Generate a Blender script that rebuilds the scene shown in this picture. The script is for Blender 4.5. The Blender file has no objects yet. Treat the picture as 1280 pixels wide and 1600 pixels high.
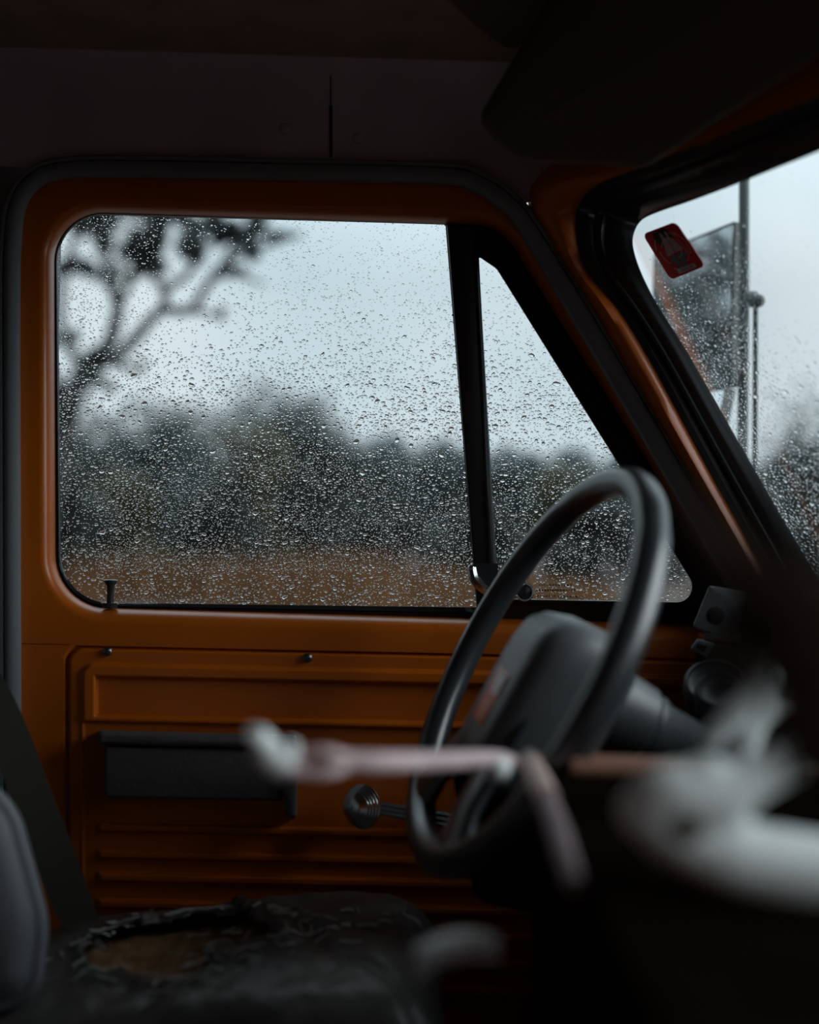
import bpy, bmesh, math, random
import numpy as np
from mathutils import Vector, Matrix, noise

# ------------------------------------------------------------------ camera
F = 1555.0
TH = math.radians(1.7)
CAM = Vector((0, 0, 1.55))
RV = Vector((math.cos(TH), 0, math.sin(TH)))
UV = Vector((-math.sin(TH), 0, math.cos(TH)))
FV = Vector((0, 1, 0))
cd = bpy.data.cameras.new('camera')
cam = bpy.data.objects.new('camera', cd)
bpy.context.scene.collection.objects.link(cam)
cd.sensor_fit = 'VERTICAL'; cd.sensor_height = 36.0; cd.sensor_width = 28.8
cd.lens = F / 1600 * 36
cd.clip_start = 0.02; cd.clip_end = 500
cd.dof.use_dof = True; cd.dof.focus_distance = 1.285; cd.dof.aperture_fstop = 1.4
cam.matrix_world = Matrix(((RV.x, UV.x, 0, CAM.x), (RV.y, UV.y, -1, CAM.y), (RV.z, UV.z, 0, CAM.z), (0, 0, 0, 1)))
S = bpy.context.scene
S.camera = cam

# ------------------------------------------------------------------ sky and exposure
W = bpy.data.worlds.new('overcast_sky'); S.world = W; W.use_nodes = True
nt = W.node_tree; nt.nodes.clear()
wo = nt.nodes.new('ShaderNodeOutputWorld'); bg = nt.nodes.new('ShaderNodeBackground')
tc = nt.nodes.new('ShaderNodeTexCoord'); nz = nt.nodes.new('ShaderNodeTexNoise'); cr = nt.nodes.new('ShaderNodeValToRGB')
nz.inputs['Scale'].default_value = 3.2; nz.inputs['Detail'].default_value = 3
cr.color_ramp.elements[0].position = 0.3; cr.color_ramp.elements[0].color = (0.49, 0.615, 0.675, 1)
cr.color_ramp.elements[1].position = 0.72; cr.color_ramp.elements[1].color = (0.69, 0.775, 0.815, 1)
nt.links.new(tc.outputs['Generated'], nz.inputs['Vector']); nt.links.new(nz.outputs['Fac'], cr.inputs['Fac'])
nt.links.new(cr.outputs['Color'], bg.inputs['Color']); nt.links.new(bg.outputs[0], wo.inputs[0])
# overcast sky: brighter towards the zenith, as a cloud cover is
sx = nt.nodes.new('ShaderNodeSeparateXYZ'); mr = nt.nodes.new('ShaderNodeMapRange')
mr.inputs['From Min'].default_value = 0.22; mr.inputs['From Max'].default_value = 1.0
mr.inputs['To Min'].default_value = 1.08; mr.inputs['To Max'].default_value = 3.4
nt.links.new(tc.outputs['Generated'], sx.inputs[0]); nt.links.new(sx.outputs['Z'], mr.inputs['Value']); nt.links.new(mr.outputs[0], bg.inputs['Strength'])
S.view_settings.view_transform = 'Standard'; S.view_settings.look = 'None'
S.view_settings.gamma = 1; S.view_settings.use_curve_mapping = False
S.view_settings.exposure = 0.0
S.cycles.max_bounces = 10; S.cycles.transmission_bounces = 8; S.cycles.transparent_max_bounces = 16
S.cycles.sample_clamp_indirect = 4

# low sun diffused by the clouds, ahead of the windscreen
sl = bpy.data.lights.new('cloud_veiled_sun', 'SUN'); sl.energy = 2.7; sl.angle = math.radians(48); sl.color = (0.93, 0.98, 1.0)
so_ = bpy.data.objects.new('cloud_veiled_sun', sl); S.collection.objects.link(so_)
so_.rotation_euler = Vector((0.92, -0.14, 0.34)).to_track_quat('Z', 'Y').to_euler()

random.seed(7); np.random.seed(7)
COL = S.collection


def P(px, py, d):
    """world point whose view lies at pixel (px, py), d metres in front of the camera"""
    return CAM + RV * ((px - 640) / F * d) + UV * ((800 - py) / F * d) + FV * d


def dz(px, py, z):
    """depth at which the view line of a pixel reaches height z above the camera"""
    k = (800 - py) / F * math.cos(TH) + (px - 640) / F * math.sin(TH)
    return z / k


def N(x, y, z=0.0, s=1.0):
    return noise.noise(Vector((x * s, y * s, z * s)))


# ------------------------------------------------------------------ materials
def mat(name, col, rough=0.5, metal=0.0, spec=0.5, noise_amt=0.0, noise_scale=20.0, bump=0.0, bump_scale=200.0, col2=None, coat=0.0, sheen=0.0):
    m = bpy.data.materials.new(name); m.use_nodes = True
    t = m.node_tree; b = t.nodes['Principled BSDF']
    b.inputs['Base Color'].default_value = (*col, 1); b.inputs['Roughness'].default_value = rough
    b.inputs['Metallic'].default_value = metal; b.inputs['Specular IOR Level'].default_value = spec
    b.inputs['Coat Weight'].default_value = coat; b.inputs['Sheen Weight'].default_value = sheen
    co = t.nodes.new('ShaderNodeTexCoord')
    if noise_amt > 0 or col2:
        n = t.nodes.new('ShaderNodeTexNoise'); n.inputs['Scale'].default_value = noise_scale; n.inputs['Detail'].default_value = 5
        r = t.nodes.new('ShaderNodeValToRGB')
        c2 = col2 or tuple(c * (1 - noise_amt) for c in col)
        r.color_ramp.elements[0].color = (*c2, 1); r.color_ramp.elements[0].position = 0.35
        r.color_ramp.elements[1].color = (*col, 1); r.color_ramp.elements[1].position = 0.6
        t.links.new(co.outputs['Object'], n.inputs['Vector']); t.links.new(n.outputs['Fac'], r.inputs['Fac'])
        t.links.new(r.outputs['Color'], b.inputs['Base Color'])
    if bump > 0:
        n2 = t.nodes.new('ShaderNodeTexNoise'); n2.inputs['Scale'].default_value = bump_scale; n2.inputs['Detail'].default_value = 3
        bp = t.nodes.new('ShaderNodeBump'); bp.inputs['Strength'].default_value = bump; bp.inputs['Distance'].default_value = 0.002
        t.links.new(co.outputs['Object'], n2.inputs['Vector']); t.links.new(n2.outputs['Fac'], bp.inputs['Height'])
        t.links.new(bp.outputs['Normal'], b.inputs['Normal'])
    return m


M = {}
M['orange'] = mat('orange_paint', (0.47, 0.108, 0.005), 0.36, spec=0.4, noise_amt=0.12, noise_scale=6, bump=0.03, bump_scale=260, coat=0.1)
M['rubber'] = mat('black_rubber', (0.011, 0.011, 0.012), 0.42, bump=0.05)
M['gloss_rubber'] = mat('glossy_black_rubber', (0.02, 0.024, 0.026), 0.22, bump=0.03)
M['strip'] = mat('charcoal_weatherstrip', (0.16, 0.18, 0.195), 0.5, bump=0.15, bump_scale=400)
M['liner'] = mat('grey_headliner_board', (0.42, 0.36, 0.40), 0.85, noise_amt=0.12, noise_scale=9, bump=0.12, bump_scale=350)
M['roofcloth'] = mat('brown_roof_lining', (0.28, 0.19, 0.13), 0.95, noise_amt=0.2, bump=0.2, bump_scale=300)
M['visor'] = mat('dark_brown_vinyl', (0.07, 0.052, 0.036), 0.7, bump=0.2, bump_scale=320)
M['seam'] = mat('dark_open_seam', (0.01, 0.009, 0.008), 0.9)
M['wheel'] = mat('black_wheel_plastic', (0.024, 0.029, 0.033), 0.30, spec=0.8, bump=0.05, bump_scale=500)
M['pad'] = mat('charcoal_pad_plastic', (0.08, 0.088, 0.094), 0.4, bump=0.1, bump_scale=600)
M['chrome'] = mat('worn_chrome', (0.72, 0.76, 0.78), 0.2, metal=1.0, noise_amt=0.15, noise_scale=60)
M['darkmetal'] = mat('dark_screw_metal', (0.2, 0.2, 0.2), 0.35, metal=1.0)
M['arm'] = mat('dark_grey_armrest_vinyl', (0.10, 0.092, 0.095), 0.55, noise_amt=0.25, noise_scale=15, bump=0.3, bump_scale=150)
M['seat'] = mat('worn_grey_vinyl', (0.075, 0.071, 0.068), 0.42, noise_amt=0.25, noise_scale=30, bump=0.5, bump_scale=70)
M['seatback'] = mat('blue_grey_vinyl', (0.12, 0.13, 0.145), 0.6, bump=0.2, bump_scale=300)
M['nearseat'] = mat('plum_grey_seat_cloth', (0.48, 0.41, 0.46), 0.9, noise_amt=0.2, bump=0.3, bump_scale=300)
M['foam'] = mat('brown_seat_foam', (0.30, 0.17, 0.08), 0.95, noise_amt=0.4, noise_scale=60, bump=0.5, bump_scale=300)
M['thread'] = mat('frayed_pale_backing', (0.42, 0.45, 0.44), 0.8)
M['belt'] = mat('olive_black_webbing', (0.014, 0.014, 0.008), 0.85, bump=0.3, bump_scale=900)
M['dash'] = mat('dark_brown_dash_vinyl', (0.035, 0.028, 0.022), 0.6, bump=0.2, bump_scale=300)
M['dashgrey'] = mat('grey_metal_bracket', (0.16, 0.19, 0.2), 0.5, noise_amt=0.15)
M['floor'] = mat('dark_floor_mat', (0.02, 0.018, 0.016), 0.9, noise_amt=0.3)
M['bone'] = mat('bleached_driftwood', (0.78, 0.82, 0.82), 0.7, noise_amt=0.15, noise_scale=25)
M['bonehole'] = mat('brown_knot_hollow', (0.06, 0.045, 0.03), 0.9)
M['stickm'] = mat('pinkish_grey_wood', (0.62, 0.48, 0.50), 0.6, noise_amt=0.2, noise_scale=30)
M['edge'] = mat('worn_pale_box_edge', (0.6, 0.45, 0.40), 0.6, noise_amt=0.2, noise_scale=14)
M['edgebrown'] = mat('red_brown_box_edge', (0.26, 0.12, 0.08), 0.6, noise_amt=0.2, noise_scale=14)
M['edgeplum'] = mat('plum_grey_box_edge', (0.22, 0.16, 0.17), 0.7, noise_amt=0.2, noise_scale=14)
M['box'] = mat('dark_box_lid', (0.007, 0.0045, 0.003), 1.0, spec=0.0, noise_amt=0.3)
M['tuft'] = mat('dark_brown_dried_stalks', (0.035, 0.022, 0.017), 1.0, spec=0.1)
M['red'] = mat('red_print', (0.5, 0.025, 0.03), 0.5)
M['badge_red'] = mat('badge_red_enamel', (0.7, 0.05, 0.04), 0.3)
M['badge_orange'] = mat('badge_orange_enamel', (0.8, 0.22, 0.10), 0.3)
M['white'] = mat('white_print', (0.9, 0.92, 0.92), 0.5)
M['cream'] = mat('cream_line_print', (0.95, 0.85, 0.7), 0.5)
M['teal'] = mat('teal_print', (0.08, 0.30, 0.36), 0.5)
M['taupe'] = mat('taupe_print', (0.6, 0.5, 0.46), 0.5)
M['blackprint'] = mat('black_green_print', (0.03, 0.035, 0.02), 0.5)
M['etch'] = mat('etched_glass_mark', (0.30, 0.28, 0.28), 0.8)
M['mirror'] = mat('mirror_silver', (0.72, 0.8, 0.84), 0.03, metal=1.0)
M['mirrorback'] = mat('black_mirror_metal', (0.035, 0.045, 0.045), 0.5)
M['bark'] = mat('dark_bark', (0.016, 0.016, 0.017), 0.95, noise_amt=0.3, noise_scale=3)
M['leaf_dark'] = mat('dark_wet_leaves', (0.014, 0.021, 0.020), 0.7, noise_amt=0.5, noise_scale=0.8)
M['leaf_grey'] = mat('grey_green_leaves', (0.038, 0.055, 0.056), 0.8, noise_amt=0.4, noise_scale=0.6)
M['leaf_olive'] = mat('olive_leaves', (0.050, 0.046, 0.016), 0.8, noise_amt=0.4, noise_scale=0.8)
M['leaf_far'] = mat('haze_tinted_leaves', (0.085, 0.135, 0.15), 0.9, noise_amt=0.3, noise_scale=0.3)  # blue-grey haze of distance mixed into the leaf colour
M['leaf_rust'] = mat('rust_dry_grass', (0.17, 0.075, 0.025), 0.9, noise_amt=0.4, noise_scale=1.5)
M['ground'] = mat('reddish_earth_and_grass', (0.075, 0.046, 0.036), 0.95, col2=(0.030, 0.024, 0.020), noise_scale=0.5)


# thin printed film lets some of the daylight behind it through
for k in ('red',):
    t = M[k].node_tree; b = t.nodes['Principled BSDF']; o = t.nodes['Material Output']
    tl = t.nodes.new('ShaderNodeBsdfTranslucent'); mx = t.nodes.new('ShaderNodeMixShader'); mx.inputs[0].default_value = 0.22
    tl.inputs[0].default_value = b.inputs['Base Color'].default_value
    t.links.new(b.outputs[0], mx.inputs[1]); t.links.new(tl.outputs[0], mx.inputs[2]); t.links.new(mx.outputs[0], o.inputs[0])


def glass_pane(name):
    m = bpy.data.materials.new(name); m.use_nodes = True; t = m.node_tree; t.nodes.clear()
    o = t.nodes.new('ShaderNodeOutputMaterial'); mx = t.nodes.new('ShaderNodeMixShader')
    tr = t.nodes.new('ShaderNodeBsdfTransparent'); gl = t.nodes.new('ShaderNodeBsdfGlossy'); fr = t.nodes.new('ShaderNodeFresnel')
    tr.inputs[0].default_value = (0.985, 0.995, 0.995, 1); gl.inputs['Roughness'].default_value = 0.0; fr.inputs[0].default_value = 1.25
    t.links.new(fr.outputs[0], mx.inputs[0]); t.links.new(tr.outputs[0], mx.inputs[1]); t.links.new(gl.outputs[0], mx.inputs[2])
    t.links.new(mx.outputs[0], o.inputs[0]); return m


M['glass'] = glass_pane('window_glass_clear')
m = bpy.data.materials.new('rain_water'); m.use_nodes = True; t = m.node_tree; t.nodes.clear()
o = t.nodes.new('ShaderNodeOutputMaterial'); g = t.nodes.new('ShaderNodeBsdfGlass'); g.inputs['IOR'].default_value = 1.33; g.inputs['Roughness'].default_value = 0.0
t.links.new(g.outputs[0], o.inputs[0]); M['water'] = m


# ------------------------------------------------------------------ mesh builder
def tag(o, label=None, cat=None, group=None, kind=None):
    if label: o['label'] = label
    if cat: o['category'] = cat
    if group: o['group'] = group
    if kind: o['kind'] = kind
    return o


def empty(name, loc, label, cat, group=None, kind=None):
    o = bpy.data.objects.new(name, None); COL.objects.link(o); o.location = loc; o.empty_display_size = 0.05
    return tag(o, label, cat, group, kind)


def wloc(o):
    v = Vector((0, 0, 0))
    while o is not None:
        v = v + o.location; o = o.parent
    return v


def finish(name, me, m, parent, angle, kind, origin):
    me.validate(); me.materials.append(m)
    if angle is not None:
        me.shade_smooth(); me.set_sharp_from_angle(angle=math.radians(angle))
    o = bpy.data.objects.new(name, me); COL.objects.link(o)
    if parent is not None:
        o.parent = parent; me.transform(Matrix.Translation(-wloc(parent)))
    elif origin:
        c = np.empty(len(me.vertices) * 3); me.vertices.foreach_get('co', c); c = c.reshape(-1, 3)
        lo, hi = c.min(0), c.max(0)
        L = Vector(((lo[0] + hi[0]) / 2, (lo[1] + hi[1]) / 2, lo[2]))
        me.transform(Matrix.Translation(-L)); o.location = L
    if kind: o['kind'] = kind
    return o


class MB:
    def __init__(s): s.v = []; s.f = []

    def add(s, vs, fs):
        b = len(s.v); s.v += [tuple(v) for v in vs]; s.f += [tuple(i + b for i in f) for f in fs]

    def build(s, name, m, parent=None, angle=40, kind=None, origin=True, fixn=True):
        me = bpy.data.meshes.new(name); me.from_pydata(s.v, [], s.f)
        if fixn:
            bm = bmesh.new(); bm.from_mesh(me); bmesh.ops.recalc_face_normals(bm, faces=bm.faces); bm.to_mesh(me); bm.free()
        return finish(name, me, m, parent, angle, kind, origin)

    def loft(s, loops, close=True, cap0=False, cap1=False):
        n = len(loops[0]); vs = [p for l in loops for p in l]; fs = []
        for k in range(len(loops) - 1):
            for i in range(n if close else n - 1):
                j = (i + 1) % n
                fs.append((k * n + i, k * n + j, (k + 1) * n + j, (k + 1) * n + i))
        if cap0: fs.append(tuple(range(n - 1, -1, -1)))
        if cap1: fs.append(tuple((len(loops) - 1) * n + i for i in range(n)))
        s.add(vs, fs); return s

    def tube(s, pts, rad, seg=10, caps=True, flat=1.0, ref=None, closed=False):
        pts = [Vector(p) for p in pts]; n = len(pts)
        if not isinstance(rad, (list, tuple)): rad = [rad] * n
        loops = []; up = ref
        for i, p in enumerate(pts):
            if closed: tt = pts[(i + 1) % n] - pts[i - 1]
            else: tt = pts[min(i + 1, n - 1)] - pts[max(i - 1, 0)]
            tt.normalize()
            if up is None: up = Vector((0, 0, 1)) if abs(tt.z) < 0.9 else Vector((1, 0, 0))
            a = (up - tt * up.dot(tt)).normalized(); b = tt.cross(a)
            if ref is None: up = a
            loops.append([p + a * (math.cos(2 * math.pi * k / seg) * rad[i] * flat) + b * (math.sin(2 * math.pi * k / seg) * rad[i]) for k in range(seg)])
        if closed: loops.append(loops[0])
        return s.loft(loops, cap0=caps and not closed, cap1=caps and not closed)

    def lathe(s, prof, org, axis, seg=24, ref=None):
        axis = Vector(axis).normalized(); a = Vector((0, 0, 1)) if abs(axis.z) < 0.9 else Vector((1, 0, 0))
        a = (a - axis * a.dot(axis)).normalized(); b = axis.cross(a); org = Vector(org)
        return s.loft([[org + axis * h + a * (r * math.cos(2 * math.pi * k / seg)) + b * (r * math.sin(2 * math.pi * k / seg)) for k in range(seg)] for h, r in prof],
                      cap0=prof[0][1] > 1e-6, cap1=prof[-1][1] > 1e-6)

    def box(s, lo, hi):
        x0, y0, z0 = lo; x1, y1, z1 = hi
        s.add([(x0, y0, z0), (x1, y0, z0), (x1, y1, z0), (x0, y1, z0), (x0, y0, z1), (x1, y0, z1), (x1, y1, z1), (x0, y1, z1)],
              [(0, 3, 2, 1), (4, 5, 6, 7), (0, 1, 5, 4), (1, 2, 6, 5), (2, 3, 7, 6), (3, 0, 4, 7)]); return s

    def ball(s, c, r, seg=10, rings=6, sc=(1, 1, 1)):
        c = Vector(c)
        lo = []
        for i in range(1, rings):
            a = math.pi * i / rings
            lo.append([c + Vector((math.sin(a) * math.cos(2 * math.pi * k / seg) * r * sc[0], math.sin(a) * math.sin(2 * math.pi * k / seg) * r * sc[1], math.cos(a) * r * sc[2])) for k in range(seg)])
        return s.loft(lo, cap0=True, cap1=True)


def rpoly(c, seg=8, sub=6):
    """rounded polygon in pixels: corners (x, y, radius)"""
    n = len(c); arcs = []
    for i in range(n):
        p = Vector(c[i][:2]); a = Vector(c[i - 1][:2]) - p; b = Vector(c[(i + 1) % n][:2]) - p
        la, lb = a.length, b.length; a.normalize(); b.normalize()
        ang = a.angle(b); r = max(c[i][2] if len(c[i]) > 2 else 0.5, 0.0002)
        tl = min(r / math.tan(ang / 2), la * 0.49, lb * 0.49); r = tl * math.tan(ang / 2)
        cen = p + (a + b).normalized() * (r / math.sin(ang / 2))
        s0 = p + a * tl - cen; s1 = p + b * tl - cen
        a0 = math.atan2(s0.y, s0.x); a1 = math.atan2(s1.y, s1.x); da = (a1 - a0 + math.pi) % (2 * math.pi) - math.pi
        arcs.append([(cen.x + r * math.cos(a0 + da * k / seg), cen.y + r * math.sin(a0 + da * k / seg)) for k in range(seg + 1)])
    out = []
    for i in range(n):
        out += arcs[i]; e0 = arcs[i][-1]; e1 = arcs[(i + 1) % n][0]
        for k in range(1, sub): out.append((e0[0] + (e1[0] - e0[0]) * k / sub, e0[1] + (e1[1] - e0[1]) * k / sub))
    return out


def off(c, d):
    """offset a clockwise (in pixels) polygon outward by d"""
    n = len(c); out = []; ln = []
    for i in range(n):
        p = Vector(c[i][:2]); q = Vector(c[(i + 1) % n][:2]); e = (q - p).normalized(); nrm = Vector((e.y, -e.x))
        ln.append((p + nrm * d, e))
    for i in range(n):
        p, e = ln[i - 1]; q, g = ln[i]; den = e.x * g.y - e.y * g.x
        k = ((q.x - p.x) * g.y - (q.y - p.y) * g.x) / den; x = p + e * k
        out.append((x.x, x.y, max((c[i][2] if len(c[i]) > 2 else 0.5) + d, 0.5)))
    return out


def PL(loop, d): return [P(x, y, d) for x, y in loop]


def slab(c, d0, d1, rnd=0.0, seg=8, sub=4):
    """rounded-polygon plate between two depths with softened front edge"""
    mb = MB(); L = rpoly(c, seg, sub); k = rnd * F / d0
    if rnd > 0:
        fr = [PL(rpoly(off(c, -k), seg, sub), d0), PL(rpoly(off(c, -k * 0.3), seg, sub), d0 + rnd * 0.3), PL(L, d0 + rnd)]
    else: fr = [PL(L, d0)]
    mb.loft(fr + [PL(L, d1)], cap0=True, cap1=True); return mb


def spline(pts, n=8):
    """Catmull-Rom through points (any dimension)"""
    pts = [np.array(p, float) for p in pts]; out = []
    for i in range(len(pts) - 1):
        p0 = pts[max(i - 1, 0)]; p1 = pts[i]; p2 = pts[i + 1]; p3 = pts[min(i + 2, len(pts) - 1)]
        for k in range(n):
            t = k / n
            out.append(0.5 * ((2 * p1) + (-p0 + p2) * t + (2 * p0 - 5 * p1 + 4 * p2 - p3) * t * t + (-p0 + 3 * p1 - 3 * p2 + p3) * t ** 3))
    out.append(pts[-1]); return [tuple(p) for p in out]


# ================================================================== large structure: the cab shell
DY = 1.232   # depth of the inner door skin
ORG = Vector((0, DY, 0))

door = empty('door_1', (0, DY, 0.7), 'orange painted driver door with rain-covered window and dark armrest', 'door', kind='structure')

OPEN = [(86, 331, 76), (781, 353, 80), (1172, 977, 35), (88, 947, 82)]       # window opening in the orange skin
OUT = [(14, 262, 95), (775, 268, 130), (1240, 1032, 2), (20, 1006, 2)]       # upper door edge
mb = MB()
prof = [(27, 0), (22, 0.0006), (17, 0.0025), (12.5, 0.006), (8.5, 0.011), (5, 0.018), (2.5, 0.026), (1, 0.034), (0, 0.042), (-1, 0.056)]
loops = [PL(rpoly(OUT, 12, 14), DY)] + [PL(rpoly(off(OPEN, o), 12, 14), DY + dd) for o, dd in prof]
mb.loft(loops)
mb.build('upper_skin', M['orange'], door, angle=80)

# lower pressed skin as relief
def sstep(a, b, x):
    t = min(max((x - a) / (b - a), 0), 1); return t * t * (3 - 2 * t)

RIBS = [(276, 288), (318, 330), (353, 366), (395, 408), (436, 449), (478, 491), (520, 533)]
def relief(px, v):
    u = px - 103
    # rounded inner corner distance
    r = 28
    if u < r and v < r: sd = r - math.hypot(r - u, r - v)
    else: sd = min(u, v)
    h = 0.0
    h += -0.007 * math.exp(-((sd - 2) / 2.6) ** 2)
    h += 0.002 * sstep(4, 8, sd)
    u2 = u - 22; v2 = v - 26; r2 = 22
    sd2 = r2 - math.hypot(r2 - u2, r2 - v2) if (u2 < r2 and v2 < r2) else min(u2, v2)
    h += 0.007 * sstep(0, 7, sd2)
    # recessed field
    ed = min(px - 147, v - 46, 112 - v)
    h -= 0.011 * sstep(0, 6, ed)
    # lower edge of raised band
    h -= 0.007 * sstep(117, 121, v) * sstep(24, 30, u)
    for a, b in RIBS:
        h += 0.008 * sstep(a - 1, a + 5, v) * (1 - sstep(b, b + 3, v)) * sstep(150, 158, px)
    return h

xs = [20 + 5 * i for i in range(17)] + [104 + 2 * i for i in range(32)] + [168 + 12 * i for i in range(90)]
vs = [-1 + 1.6 * i for i in range(80)]; v = vs[-1]
while v < 760:
    inr = any(a - 6 < v < b + 6 for a, b in RIBS); v += 1.6 if inr else 6; vs.append(v)
pts = [P(x, 1006 + 0.0213 * (x - 20) + v, DY - relief(x, v)) for v in vs for x in xs]
nx = len(xs)
MBg = MB(); MBg.add(pts, [(j * nx + i, j * nx + i + 1, (j + 1) * nx + i + 1, (j + 1) * nx + i) for j in range(len(vs) - 1) for i in range(nx - 1)])
MBg.build('inner_panel', M['orange'], door, angle=60)

# rubber channel round the main pane
GM = [(90, 334, 72), (697, 351, 6), (745, 949, 3), (96, 941, 76)]
CH = [(84, 329, 77), (701, 347, 6), (750, 966, 3), (87, 951, 82)]
L = lambda c, d: PL(rpoly(c, 10, 10), d)
mid1 = [((a[0] * .6 + b[0] * .4), (a[1] * .6 + b[1] * .4), (a[2] + b[2]) / 2) for a, b in zip(CH, GM)]
mid2 = [((a[0] * .45 + b[0] * .55), (a[1] * .45 + b[1] * .55), (a[2] + b[2]) / 2) for a, b in zip(CH, GM)]
mb = MB().loft([L(CH, 1.276), L(CH, 1.270), L(mid1, 1.267), L(mid1, 1.272), L(mid2, 1.272), L(mid2, 1.268), L(GM, 1.272), L(GM, 1.290), L(CH, 1.290)])
mb.build('window_channel', M['gloss_rubber'], door, angle=50)

# quarter-window frame with division bar
VO = [(696, 349, 2), (781, 351, 78), (1180, 988, 10), (746, 966, 2)]
VG = [(748, 401, 2), (776, 420, 26), (1101, 941, 24), (779, 935, 3)]
L = lambda c, d: PL(rpoly(c, 10, 14), d)
mb = MB().loft([L(VO, 1.285), L(VO, 1.270), L(off(VG, 9), 1.266), L(off(VG, 4), 1.262), L(off(VG, 1), 1.264), L(VG, 1.270), L(VG, 1.292), L(VO, 1.292)])
mb.build('quarter_window_frame', M['rubber'], door, angle=45)
mb = MB()
for (a, b, c_, e, d0, d1) in [((698, 351), (746, 353), (778, 962), (746, 962), 1.258, 1.27)]:
    mb = slab([(*a, 1), (*b, 1), (*c_, 1), (*e, 1)], d0, d1, 0.003)
mb.build('division_bar', M['rubber'], door)
mb = slab([(738, 351, 1), (743, 351, 1), (773, 930, 1), (767, 930, 1)], 1.2555, 1.259, 0.0008)
mb.build('bar_lip', M['gloss_rubber'], door)

# panes
slab(off(GM, 4), 1.2835, 1.2870).build('main_glass', M['glass'], door)
slab(off(VG, 3), 1.2835, 1.2870).build('quarter_glass', M['glass'], door)
# etched safety marks: three rows of tiny strokes
mb = MB()
for r_, (x0, x1, y) in enumerate([(842, 892, 913), (838, 878, 921), (846, 900, 921), (840, 868, 930), (872, 900, 931)]):
    x = x0
    while x < x1:
        w = random.uniform(1.5, 3.2); hh = random.choice([3.2, 4.2]); 
        mb.loft([[P(x, y, 1.2828), P(x + w, y, 1.2828), P(x + w, y + hh * random.uniform(.5, 1), 1.2828), P(x, y + hh * .7, 1.2828)]], cap0=True)
        x += w + random.uniform(1.4, 2.6)
mb.build('etched_marks', M['etch'], door, angle=None, kind='stuff')

# quarter window latch
lt = MB(); lt.loft([PL(rpoly([(742, 880, 2), (778, 880, 2), (778, 925, 2), (745, 925, 2)], 3, 2), d) for d in (1.254, 1.262)], cap0=True, cap1=True)
latch = lt.build('latch_plate', M['gloss_rubber'], door)
MB().tube([P(*p) for p in spline([(738, 888, 1.248), (742, 905, 1.244), (752, 917, 1.240), (768, 926, 1.238), (790, 930, 1.236), (806, 928, 1.236)], 5)], 0.0062, 8).build('latch_lever', M['chrome'], latch)
MB().ball(P(737, 888, 1.246), 0.005).build('lever_tip', M['chrome'], latch)
MB().lathe([(0, .009), (.004, .011), (.01, .011), (.014, .008), (.015, 0)], P(820, 925, 1.255), (0, -1, 0), 20).build('latch_knob', M['gloss_rubber'], door)
MB().tube([P(820 + 13 * math.cos(a), 925 + 13 * math.sin(a), 1.241) for a in [i * math.pi / 8 - 1.6 for i in range(12)]], 0.0016, 6).build('knob_ring', M['chrome'], door)

# lock knob
kb = MB().lathe([(-.004, .0085), (.001, .0105), (.003, .0095), (.0035, .0045), (.012, .0042), (.024, .005), (.029, .0085), (.031, .009), (.032, .0075), (.0322, 0)],
                P(172, 945, 1.256), (0.0, 0, 1), 20)
kb.build('lock_knob', M['gloss_rubber'], door, angle=35)
# screws
for (sx, sy) in ((168, 1018), (481, 1028)):
    sc = MB().lathe([(0, .0062), (.0015, .006), (.0035, .004), (.0042, 0)], P(sx, sy, DY - .004), (0, -1, 0), 14).build('screw', M['darkmetal'], door)
    MB().box(P(sx - 5, sy + .8, DY - .0088), P(sx + 5, sy - .8, DY - .007)).build('screw_slot', M['seam'], sc)

# armrest
mb = slab([(152, 1141, 8), (463, 1148, 6), (466, 1170, 4), (152, 1163, 6)], 1.172, 1.252, 0.006)
ar = mb.build('armrest', M['arm'], door, angle=50)
slab([(163, 1166, 3), (440, 1172, 3), (440, 1252, 6), (163, 1246, 10)], 1.182, 1.252, 0.004).build('armrest_body', M['arm'], ar)
slab([(438, 1166, 3), (466, 1168, 3), (464, 1282, 8), (446, 1274, 8)], 1.172, 1.252, 0.005).build('armrest_end', M['arm'], ar)

# window crank
ce = empty('window_crank', (0, 0, 0), None, None); ce.parent = door; ce.location = P(752, 1290, 1.24) - door.location
MB().lathe([(0, .03), (.004, .03), (.008, .022), (.016, .018), (.02, .012), (.022, 0)], P(752, 1290, 1.246), (0, -1, 0), 28).build('crank_hub', M['chrome'], ce)
a = P(592, 1262, 1.205); b = P(752, 1290, 1.226)
mb = MB()
for k in (-1, 0, 1):
    mb.tube([a + Vector((0, 0, .0052 * k)), a.lerp(b, .5) + Vector((0, -.001, .0062 * k)), b + Vector((0, 0, .0072 * k))], [.0036, .004, .0044], 8)
mb.build('crank_arm', M['chrome'], ce)
ax = Vector((-.55, -.8, .12)).normalized(); c0 = P(580, 1258, 1.205)
pr = [(0, .008), (.006, .010), (.010, .019), (.014, .0245)]
for i in range(5): pr += [(.016 + i * .0036, .0262 - i * .0019), (.0178 + i * .0036, .0262 - i * .0019), (.0186 + i * .0036, .0243 - i * .0019)]
pr += [(.035, .014), (.0375, .008), (.038, 0)]
MB().lathe(pr, c0, ax, 32).build('crank_knob', M['chrome'], ce, angle=25)

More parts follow.
